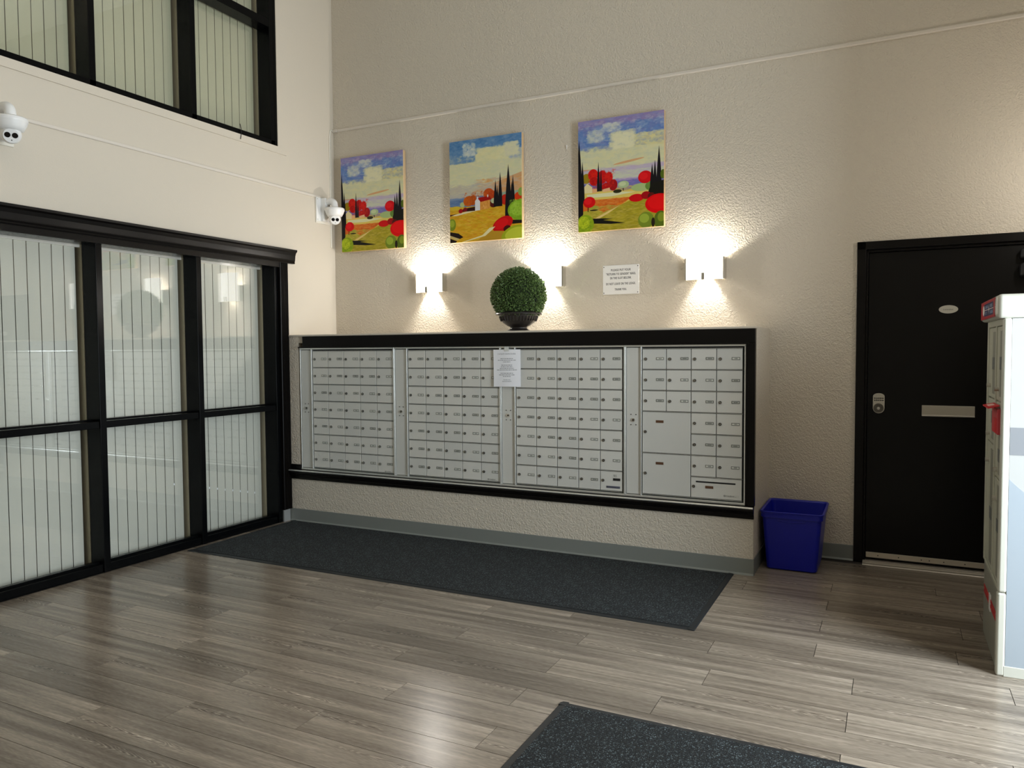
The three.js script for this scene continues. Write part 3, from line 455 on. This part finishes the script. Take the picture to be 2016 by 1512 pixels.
// sconces
function sconce(label, x, z = 0, turn = 0, y = 1.886, power = 1.3) {
  const t = thing('wall_sconce', label, 'wall lamp', [x, y, z], 'wall sconces'); t.rotation.y = turn;
  mesh('backplate', RB(-0.143, 0.143, 0.004, 0.152, 0.0, 0.008, 0.002), mChrome, t);
  for (const s of [-1, 1]) mesh('side_bracket', extY([[s * 0.143, 0.004], [s * 0.137, 0.050], [s * 0.127, 0.054], [s * 0.125, 0.050], [s * 0.134, 0.044], [s * 0.138, 0.004]], 0.002, 0.154), mChrome, t);
  const g = new THREE.BoxGeometry(0.252, 0.275, 0.006, 20, 1, 1), p = g.attributes.position;
  for (let i = 0; i < p.count; i++) { const u = p.getX(i) / 0.126; p.setZ(i, p.getZ(i) + 0.052 + 0.042 * (1 - u * u)); p.setY(i, p.getY(i) + 0.1375 - 0.001); }
  g.computeVertexNormals();
  mesh('glass_shade', g, M(S(250, 248, 240), 0.35, 0, { emissive: S(255, 250, 242), emissiveIntensity: 2.2 }), t);
  for (const s of [-1, 1]) mesh('bottom_plate', extY([[s * 0.050, 0.006], [s * 0.137, 0.006], [s * 0.128, 0.046], [s * 0.085, 0.070], [s * 0.050, 0.076]], -0.001, 0.003), mChrome, t);
  const clip = mesh('clip', [RB(-0.010, 0.010, -0.004, 0.044, 0.096, 0.101, 0.0015), RB(-0.010, 0.010, -0.004, 0.001, 0.086, 0.100, 0.001), CYL(0.005, 0.010, 0.014, -0.006, 0.070, 'x', 12)], mBrushed, t);
  const l = new THREE.PointLight(S(255, 249, 242), power, 0, 2); l.position.set(0, 0.080, 0.066); l.castShadow = true; l.shadow.radius = 0.9; t.add(l);
}
sconce('glowing white glass sconce below and between the cottage picture and the corner picture', 1.022);
sconce('glowing white glass sconce behind the round topiary', 2.085);
sconce('glowing white glass sconce between the lettered sign and the black door', 3.292);
sconce('glowing white glass sconce on the side wall around the corner from the black door', 5.5, 0.62, -Math.PI / 2, 2.25, 0.8);

// ───────────────────────── topiary on the ledge ─────────────────────────
{
  const t = thing('potted_topiary', 'round clipped green topiary ball in a black urn', 'plant', [1.968, 1.536, 0.30]);
  const prof = [[0.0, 0], [0.090, 0], [0.092, 0.008], [0.080, 0.016], [0.066, 0.022], [0.062, 0.030], [0.064, 0.038], [0.085, 0.046], [0.118, 0.070], [0.138, 0.098], [0.146, 0.124], [0.148, 0.130], [0.162, 0.130], [0.172, 0.128], [0.175, 0.134], [0.166, 0.146], [0.152, 0.152], [0.142, 0.146], [0.120, 0.10], [0.0, 0.09]].map(([a, b]) => new THREE.Vector2(a, b));
  mesh('urn', new THREE.LatheGeometry(prof, 48), M(S(30, 26, 26), 0.35), t);
  const ribs = []; for (let i = 0; i < 36; i++) { const a = i / 36 * Math.PI * 2, g = new THREE.CapsuleGeometry(0.0045, 0.03, 3, 6); g.rotateZ(-0.35); g.translate(0.138, 0.098, 0); g.rotateY(a); ribs.push(g); }
  mesh('fluting', ribs, M(S(30, 26, 26), 0.35), t);
  mesh('soil', CYL(0.13, 0.02, 0, 0.13, 0, 'y', 32), M(S(30, 24, 18), 0.9), t);
  const cy = 0.272, R = 0.202;
  const core = new THREE.IcosahedronGeometry(R - 0.022, 4); core.translate(0, cy, 0); mesh('inner_ball', core, M(S(14, 24, 10), 0.9), t);
  const leaf = new THREE.SphereGeometry(1, 6, 4); leaf.scale(0.0042, 0.0072, 0.0013);
  const mLeaf = new THREE.MeshPhysicalMaterial({ color: 0xffffff, roughness: 0.3, transmission: 0.12, thickness: 0 });
  const N = 9500, im = new THREE.InstancedMesh(leaf, mLeaf, N), mt = new THREE.Matrix4(), qn = new THREE.Quaternion(), up = new THREE.Vector3(0, 1, 0);
  for (let i = 0; i < N; i++) {
    const y = 1 - 2 * (i + 0.5) / N, a = i * 2.39996, r = Math.sqrt(1 - y * y), dir = new THREE.Vector3(r * Math.cos(a), y, r * Math.sin(a));
    const d = R + rr(-0.024, 0.010), out = dir.clone().add(new THREE.Vector3(rr(-1, 1), rr(-1, 1), rr(-1, 1)).multiplyScalar(0.75)).normalize();
    qn.setFromUnitVectors(up, out).multiply(new THREE.Quaternion().setFromAxisAngle(up, rr(0, 6.28)));
    const s = rr(0.75, 1.25);
    mt.compose(dir.multiplyScalar(d).add(new THREE.Vector3(0, cy, 0)), qn, new THREE.Vector3(s, s, s));
    im.setMatrixAt(i, mt); const k = rr(0.7, 1.3); im.setColorAt(i, new THREE.Color(0.11 * k, 0.19 * k, 0.05 * k));
  }
  im.name = 'leaves'; im.userData.kind = 'stuff'; im.castShadow = im.receiveShadow = true; t.add(im);
}

// ───────────────────────── cable covers and cameras ─────────────────────────
single('cable_cover', [extX([[0, 3.338], [0.010, 3.338], [0.014, 3.343], [0.014, 3.357], [0.010, 3.362], [0, 3.362]], 0.0, 5.5), RB(0, 0.05, 3.336, 3.364, 0, 0.018, 0.005)], mCover, 'slim cream cable cover running along the wall above the pictures', 'cable cover');
single('cable_cover', [extZ([[0, 2.728], [0.010, 2.728], [0.013, 2.733], [0.013, 2.745], [0.010, 2.750], [0, 2.750]], 0.2, 2.90)], mCover, 'slim cream cable cover joining the two white security cameras', 'cable cover');
single('cable_cover', [B(0, 0.006, 2.32, 2.55, 0.048, 0.060), TUBE([[0.004, 2.56, 0.058], [0.004, 2.8, 0.058], [0.004, 3.25, 0.058], [0.004, 3.335, 0.052], [0.005, 3.352, 0.038], [0.007, 3.350, 0.012]], 0.005, 60, 8), TUBE([[0.004, 2.6, 0.040], [0.004, 3.0, 0.040], [0.004, 3.34, 0.040]], 0.004, 20, 8)], mWhiteMatt, 'thin upright cable run in the wall corner behind the small security camera', 'cable cover');
function securityCamera(label, z, y, aim) {
  const t = thing('security_camera', label, 'camera', [0, y, z], 'white turret cameras on the left wall');
  mesh('back_box', RB(0, 0.010, -0.120, 0.100, -0.092, 0.092, 0.003), mWhiteMatt, t);
  mesh('wall_plate', RB(0.008, 0.015, -0.102, 0.100, -0.090, 0.090, 0.003), mWhite, t);
  for (const a of [-1, 1]) for (const b of [-1, 1]) mesh('screw', CYL(0.004, 0.003, 0.015, -0.002 + a * 0.088, b * 0.076, 'x', 10), mBrushed, t);
  mesh('bracket', [extZ([[0.012, -0.10], [0.036, -0.10], [0.050, -0.02], [0.062, 0.03], [0.062, 0.095], [0.012, 0.095]], -0.034, 0.034), new THREE.TubeGeometry(new THREE.CatmullRomCurve3([[0.03, 0.066], [0.07, 0.068], [0.105, 0.066], [0.130, 0.052], [0.138, 0.030], [0.138, -0.004]].map(([x, yy]) => new THREE.Vector3(x, yy, 0))), 40, 0.029, 20)], mWhite, t);
  const base = [[0, 0.026], [0.078, 0.022], [0.084, 0.016], [0.084, 0.000], [0.080, -0.004], [0.079, -0.012], [0.071, -0.030], [0.062, -0.046], [0.048, -0.050], [0, -0.050]].map(([a, b]) => new THREE.Vector2(a, b));
  const d = mesh('dome_base', new THREE.LatheGeometry(base.slice().reverse(), 36), mWhite, t); d.position.set(0.138, -0.018, 0);
  const sg = new THREE.SphereGeometry(0.051, 40, 28), sp = sg.attributes.position; for (let i = 0; i < sp.count; i++) sp.setZ(i, Math.min(sp.getZ(i), 0.034)); sg.computeVertexNormals();
  const b = mesh('turret_ball', sg, mWhite, t); b.position.set(0.138, -0.086, 0); b.lookAt(b.position.clone().add(new THREE.Vector3(...aim)).applyMatrix4(new THREE.Matrix4().makeTranslation(0, y, z)));
  mesh('face_plate', CYL(0.038, 0.004, 0, 0, 0.0350, 'z', 28), mWhite, b);
  for (const s of [-1, 1]) mesh(s < 0 ? 'lens' : 'infrared_window', CYL(0.0145, 0.004, s * 0.0175, 0.003, 0.0365, 'z', 22), M(S(8, 8, 10), 0.12), b);
  mesh('sensor', CYL(0.003, 0.003, 0.002, -0.024, 0.0365, 'z', 10), mDark, b);
}
securityCamera('small white turret security camera in the corner beside the landscape picture', 0.165, 2.633, [0.66, -0.42, 0.66]);
securityCamera('white turret security camera below the upper window, away from the corner', 2.880, 2.685, [0.84, -0.42, 0.46]);

// ───────────────────────── black door ─────────────────────────
{
  const d = structGroup('door_1');
  mesh('door_frame', [RB(4.264, 4.318, 0, 2.082, -0.18, 0.014, 0.004), RB(5.274, 5.328, 0, 2.082, -0.18, 0.014, 0.004), RB(4.264, 5.328, 2.030, 2.083, -0.18, 0.014, 0.004), RB(4.318, 4.332, 0, 2.03, -0.18, -0.006, 0.002), RB(5.258, 5.274, 0, 2.03, -0.18, -0.006, 0.002), RB(4.318, 5.27, 2.014, 2.03, -0.18, -0.006, 0.002)], mBlack, d);
  mesh('door_leaf', RB(4.334, 5.256, 0.020, 2.012, -0.068, -0.024, 0.002), mDoor, d);
  const sweep = mesh('door_sweep', [RB(4.338, 5.252, 0.030, 0.064, -0.024, -0.016, 0.001)], M(S(196, 188, 172), 0.4, 0.5), d);
  for (const x of [4.41, 4.53, 4.66, 4.705, 4.785, 4.9, 5.03, 5.15]) mesh('screw', CYL(0.0036, 0.003, x, 0.046, -0.0155, 'z', 8), mDark, sweep);
  mesh('threshold', extX([[-0.12, 0], [0.078, 0], [0.074, 0.004], [0.05, 0.009], [0.045, 0.007], [0.041, 0.010], [0.02, 0.012], [0.016, 0.009], [0.012, 0.012], [-0.12, 0.013]], 4.320, 5.272), M(S(180, 172, 158), 0.4, 0.55), d);
  const mail = mesh('mail_flap', [RB(4.648, 4.937, 0.967, 1.035, -0.026, -0.016, 0.002)], M(S(176, 170, 156), 0.45, 0.5), d);
  mesh('flap_lip', RB(4.648, 4.937, 0.966, 0.975, -0.020, -0.011, 0.002), mBrushed, mail);
  // keypad deadbolt
  const kx = 4.402;
  const kp = mesh('keypad_lock', [extZ((() => { const p = []; for (let i = 0; i <= 12; i++) { const a = Math.PI * i / 12; p.push([kx + 0.034 * Math.cos(a), 1.088 + 0.020 * Math.sin(a)]); } for (let i = 0; i <= 16; i++) { const a = Math.PI + Math.PI * i / 16; p.push([kx + 0.034 * Math.cos(a), 1.012 + 0.034 * Math.sin(a)]); } return p; })(), -0.026, -0.004)], M(S(190, 186, 176), 0.25, 0.9), d);
  for (const r of [0, 1]) for (let c = 0; c < 5; c++) mesh('key_button', RB(kx - 0.026 + c * 0.0115, kx - 0.0185 + c * 0.0115, 1.058 + r * 0.013, 1.066 + r * 0.013, -0.005, -0.0015, 0.001, 1), mDark, kp);
  mesh('turn_collar', [CYL(0.030, 0.012, kx - 0.001, 1.012, 0.001, 'z', 32), CYL(0.018, 0.018, kx - 0.001, 1.012, 0.010, 'z', 28)], M(S(96, 92, 86), 0.16, 1), kp);
  mesh('key_slot', CYL(0.009, 0.003, kx - 0.001, 1.012, 0.020, 'z', 18), mBrushed, kp);
  // oval name plaque
  const tex = canvasTex(512, 256, (g, w, h) => { g.fillStyle = '#d6d4cb'; g.fillRect(0, 0, w, h); g.fillStyle = '#3c3a34'; g.font = '58px serif'; g.textAlign = 'center'; g.textBaseline = 'middle'; g.fillText('Caretaker', w * 0.49, h * 0.52); });
  const og = new THREE.CylinderGeometry(1, 1, 0.004, 48); og.rotateX(Math.PI / 2); og.scale(0.0525, 0.0255, 1); og.translate(4.785, 1.637, -0.022);
  const op = og.attributes.position, ou = og.attributes.uv; for (let i = 0; i < op.count; i++) ou.setXY(i, (op.getX(i) - 4.7325) / 0.105, (op.getY(i) - 1.6115) / 0.051);
  mesh('name_plaque', og, M(0xffffff, 0.3, 0.7, { map: tex }), d);
  // overhead closer at the hinge side
  const cl = mesh('door_closer', [RB(5.150, 5.300, 1.815, 1.900, -0.024, 0.045, 0.018, 4)], mDark, d);
  mesh('closer_arm', [RB(5.152, 5.262, 1.925, 1.985, -0.024, 0.03, 0.014, 4), RB(5.19, 5.215, 1.89, 1.94, 0.0, 0.03, 0.006)], mDark, cl);
}

// ───────────────────────── blue bin ─────────────────────────
{
  const t = thing('recycling_bin', 'open blue plastic recycling bin on the floor beside the mailboxes', 'bin', [3.926, 0, 0.24]);
  const rrect = (hx, hz, r, y, n = 6) => { const p = []; for (const [sx, sz, a0] of [[1, 1, 0], [-1, 1, 1], [-1, -1, 2], [1, -1, 3]]) for (let i = 0; i <= n; i++) { const a = (a0 + i / n) * Math.PI / 2; p.push([sx * (hx - r) + r * Math.cos(a), y, sz * (hz - r) + r * Math.sin(a)]); } return p; };
  function loft(rings) { const n = rings[0].length, pos = [], idx = []; rings.forEach(r => r.forEach(p => pos.push(...p))); for (let j = 0; j < rings.length - 1; j++) for (let i = 0; i < n; i++) { const a = j * n + i, b = j * n + (i + 1) % n, c = a + n, e = b + n; idx.push(a, c, b, b, c, e); } const g = new THREE.BufferGeometry(); g.setAttribute('position', new THREE.Float32BufferAttribute(pos, 3)); g.setIndex(idx); g.setAttribute('uv', new THREE.Float32BufferAttribute(new Float32Array(pos.length / 3 * 2), 2)); g.computeVertexNormals(); return g; }
  const out = [[0.001, 0.001, 0.0005, 0.004], [0.140, 0.188, 0.022, 0.004], [0.150, 0.198, 0.026, 0.012], [0.176, 0.218, 0.028, 0.335], [0.176, 0.218, 0.028, 0.335], [0.184, 0.226, 0.03, 0.337], [0.184, 0.226, 0.03, 0.337], [0.185, 0.227, 0.03, 0.366], [0.190, 0.232, 0.032, 0.372], [0.188, 0.230, 0.032, 0.378], [0.178, 0.220, 0.028, 0.376], [0.174, 0.215, 0.026, 0.366], [0.147, 0.193, 0.024, 0.014], [0.001, 0.001, 0.0005, 0.012]];
  mesh('body', loft(out.map(([a, b, r, y]) => rrect(a, b, r, y))), mBlue, t);
  const lip = []; for (let i = 0; i <= 20; i++) { const x = -0.08 + 0.16 * i / 20; lip.push([x, 0.322 - 0.008 * (1 - (x / 0.08) ** 2), 0.2185]); }
  mesh('hand_grip', TUBE(lip, 0.003, 30, 6), mBlue, t);
}

// ───────────────────────── mats ─────────────────────────
function mat(label, x0, x1, z0, z1) {
  const t = thing('floor_mat', label, 'mat', [(x0 + x1) / 2, 0, (z0 + z1) / 2], 'grey floor mats');
  const w = (x1 - x0) / 2, d = (z1 - z0) / 2, b = 0.032;
  mesh('rubber_border', [extX([[-d, 0], [-d + b, 0], [-d + b, 0.006], [-d + 0.006, 0.004]], -w, w), extX([[d, 0], [d - 0.006, 0.004], [d - b, 0.006], [d - b, 0]], -w, w), extZ([[-w, 0], [-w + 0.006, 0.004], [-w + b, 0.006], [-w + b, 0]], -d, d), extZ([[w, 0], [w - b, 0], [w - b, 0.006], [w - 0.006, 0.004]], -d, d)], mRubber, t);
  mesh('pile', metreUV(B(-w + b, w - b, 0, 0.008, -d + b, d - b)), mMat, t);
}
mat('long charcoal floor mat lying against the mailbox wall', 0.045, 3.614, 0.645, 1.712);
mat('charcoal floor mat lying free on the planks, away from the walls', 3.316, 5.15, 2.703, 3.9);

// ───────────────────────── parcel locker ─────────────────────────
{
  const X0 = 4.892, ZN = 1.675, ZB = 1.085;
  const t = thing('parcel_locker', 'pale grey postal parcel locker with a red header in front of the door', 'locker', [X0, 0, ZN]);
  const LX = (x0, x1, y0, y1, z0, z1, r = 0.003, s = 2) => RB(x0 - X0, x1 - X0, y0, y1, z0 - ZN, z1 - ZN, r, s);
  const cream = M(S(178, 178, 160), 0.45), grey = M(S(134, 134, 120), 0.5), creamy = M(S(200, 200, 188), 0.4), red = M(S(196, 24, 34), 0.4);
  mesh('body', LX(X0 + 0.012, 5.45, 0.01, 1.52, ZB + 0.01, ZN - 0.006, 0.004), grey, t);
  mesh('corner_post', [LX(X0 - 0.002, X0 + 0.030, 0.36, 1.522, ZN - 0.045, ZN, 0.010, 4), LX(X0 - 0.004, X0 + 0.030, 0.0, 0.358, ZN - 0.045, ZN, 0.010, 4)], creamy, t);
  mesh('corner_post', LX(X0 - 0.002, X0 + 0.02, 0.36, 1.522, ZB, ZB + 0.04, 0.008, 3), cream, t);
  mesh('face_rail', [LX(X0, X0 + 0.02, 1.492, 1.522, ZB + 0.04, ZN - 0.045, 0.003), LX(X0, X0 + 0.02, 0.355, 0.375, ZB + 0.04, ZN - 0.045, 0.003), LX(X0, X0 + 0.02, 0.37, 1.5, 1.395, 1.425, 0.003)], cream, t);
  // plinth panel with a red stripe
  const pl = mesh('plinth_panel', LX(X0 + 0.004, X0 + 0.02, 0.0, 0.355, ZB, ZN - 0.045, 0.003), M(S(150, 150, 138), 0.35), t);
  mesh('red_stripe', [LX(X0 + 0.0015, X0 + 0.005, 0.205, 0.220, ZB + 0.03, ZN - 0.06, 0.0005, 1), LX(X0 + 0.0015, X0 + 0.005, 0.228, 0.243, ZB + 0.03, ZN - 0.06, 0.0005, 1)], red, pl);
  mesh('white_emblem', LX(X0 + 0.0005, X0 + 0.005, 0.185, 0.262, 1.335, 1.385, 0.0005, 1), mWhite, pl);
  // locker doors
  const stick = M(S(96, 100, 98), 0.5);
  const doors = [[1.125, 1.393, 1.165, 1.490, 1.22, 1.325], [1.125, 1.393, 0.955, 1.158, 0.993, 1.076], [1.125, 1.393, 0.378, 0.948, 0.865, 0.629], [1.428, 1.628, 1.165, 1.490, 1.216, 1.33], [1.428, 1.628, 0.825, 1.158, 0.86, 0.93], [1.428, 1.628, 0.378, 0.818, 0.731, 0.623]];
  for (const [z0, z1, y0, y1, yl, yt] of doors) {
    const d = mesh('locker_door', LX(X0 + 0.004, X0 + 0.018, y0, y1, z0, z1, 0.003), cream, t);
    mesh('door_recess', LX(X0 + 0.0025, X0 + 0.006, y0 + 0.02, y1 - 0.02, z0 + (z1 - z0) * 0.55, z1 - 0.02, 0.001, 1), grey, d);
    mesh('lock', [CYL(0.010, 0.016, -0.004, yl, z0 + 0.07 - ZN, 'x', 18)], mBrushed, d);
    mesh('number_sticker', LX(X0 + 0.001, X0 + 0.005, yt - 0.028, yt + 0.028, z0 + (z1 - z0) * 0.55, z0 + (z1 - z0) * 0.8, 0.0005, 1), stick, d);
  }
  // red posting hatch standing out from the near column
  const box = mesh('posting_hatch', LX(X0 - 0.013, X0 + 0.006, 1.025, 1.135, 1.440, 1.625, 0.004), M(S(190, 60, 66), 0.4), t);
  mesh('hatch_label', LX(X0 - 0.0145, X0 - 0.012, 1.032, 1.095, 1.535, 1.618, 0.0005, 1), red, box);
  const flap = mesh('hatch_flap', RB(-0.046, 0, -0.003, 0.003, -0.095, 0.095, 0.002), red, box); flap.position.set(-0.004, 1.150, 1.532 - ZN); flap.rotation.z = rad(14);
  mesh('flap_emblem', RB(-0.036, -0.012, 0.0025, 0.0042, -0.04, 0.04, 0.0005, 1), M(S(230, 190, 180), 0.5), flap);
  // side panel of the parcel locker wearing a flat printed wrap
  const sp = mesh('side_panel', LX(4.921, 5.451, 0.045, 1.520, ZN - 0.008, ZN - 0.004, 0.001, 1), M(S(184, 185, 182), 0.4), t);
  mesh('grey_band', B(4.9215 - X0, 5.450 - X0, 0.947, 1.063, -0.0042, -0.0030), M(S(138, 141, 145), 0.4), sp);
  const arc = [[4.9215, 0.0455]]; for (let i = 0; i <= 16; i++) { const u = i / 16; arc.push([4.9215 + 0.5285 * u, 0.845 - 0.23 * (1 - (1 - u) ** 2.4)]); } arc.push([5.450, 0.0455]);
  mesh('blue_field', extZ(arc.map(([x, y]) => [x - X0, y]), -0.0042, -0.0032), M(S(160, 170, 178), 0.4), sp);
  mesh('side_skirt', LX(4.915, 5.46, 0.0, 0.046, ZN - 0.01, ZN, 0.003), creamy, t);
  // cap with the header
  const cap = mesh('cap', LX(X0 - 0.028, 5.475, 1.520, 1.622, ZB - 0.05, ZN + 0.006, 0.022, 5), creamy, t);
  const head = canvasTex(1024, 220, (g, w, h) => {
    g.fillStyle = '#b01522'; g.fillRect(0, 0, w, h); g.fillStyle = '#191a4c'; g.fillRect(w * 0.24, 34, w * 0.66, h - 68);
    g.fillStyle = '#f3e2da'; g.beginPath(); g.ellipse(w * 0.20, h / 2, 74, 62, 0, 0, 7); g.fill();
    g.fillRect(w * 0.24, h / 2 - 4, w * 0.66, 8); g.beginPath(); g.moveTo(w * 0.56, 50); g.lineTo(w * 0.61, h / 2); g.lineTo(w * 0.56, h - 50); g.lineTo(w * 0.575, h / 2); g.fill();
    g.fillStyle = '#9fb0cc'; g.font = 'bold 50px sans-serif'; g.textBaseline = 'middle'; g.textAlign = 'left'; g.fillText('CANADA', w * 0.31, h * 0.34); g.fillText('POST', w * 0.31, h * 0.68); g.fillText('POSTES', w * 0.66, h * 0.34); g.fillText('CANADA', w * 0.66, h * 0.68);
  });
  const hg = new THREE.BoxGeometry(0.55, 0.082, 0.002); hg.rotateY(-Math.PI / 2); hg.translate(-0.0285, 1.571, (ZB - 0.03 + ZN - 0.03) / 2 - ZN);
  mesh('header', hg, M(0xffffff, 0.35, 0, { map: head }), cap);
}

// ───────────────────────── entrance in the right wall, and the ceiling lamps ─────────────────────────
{
  const e = structGroup('window_3');
  const alu = M(S(60, 58, 56), 0.4, 0.5);
  for (const [y0, y1, zs] of [[0, 2.62, [1.90, 2.525, 3.15]], [3.15, 4.75, [2.0, 2.7, 3.4, 4.1, 4.8]]]) {
    const n = zs.length - 1;
    zs.forEach(z => mesh('mullion', B(6.64, 6.74, y0, y1, z - 0.02, z + 0.02), alu, e));
    mesh('rail', [B(6.64, 6.74, y0, y0 ? y0 + 0.05 : 0.38, zs[0], zs[n]), B(6.64, 6.74, y1 - 0.05, y1, zs[0], zs[n])], alu, e);
    for (let i = 0; i < n; i++) mesh('pane', B(6.687, 6.693, y0 ? y0 + 0.05 : 0.38, y1 - 0.05, zs[i] + 0.02, zs[i + 1] - 0.02), mGlass, e);
  }
  for (const [x, z, where] of [[2.6, 4.6, 'nearer the glazed wall'], [5.2, 4.6, 'nearer the entrance']]) {
    const t = thing('ceiling_lamp', `round flush ceiling lamp over the lobby, ${where}`, 'ceiling lamp', [x, H, z], 'lobby ceiling lamps');
    mesh('rim', CYL(0.24, 0.05, 0, -0.025, 0, 'y', 40), mBrushed, t);
    mesh('diffuser', CYL(0.20, 0.03, 0, -0.060, 0, 'y', 40), M(S(255, 250, 240), 0.5, 0, { emissive: S(255, 236, 210), emissiveIntensity: 3 }), t);
    const l = new THREE.PointLight(S(255, 226, 190), 0.8, 0, 2); l.position.set(0, -0.14, 0); l.castShadow = true; l.shadow.radius = 5; t.add(l);
  }
}

renderer.render(scene, camera);
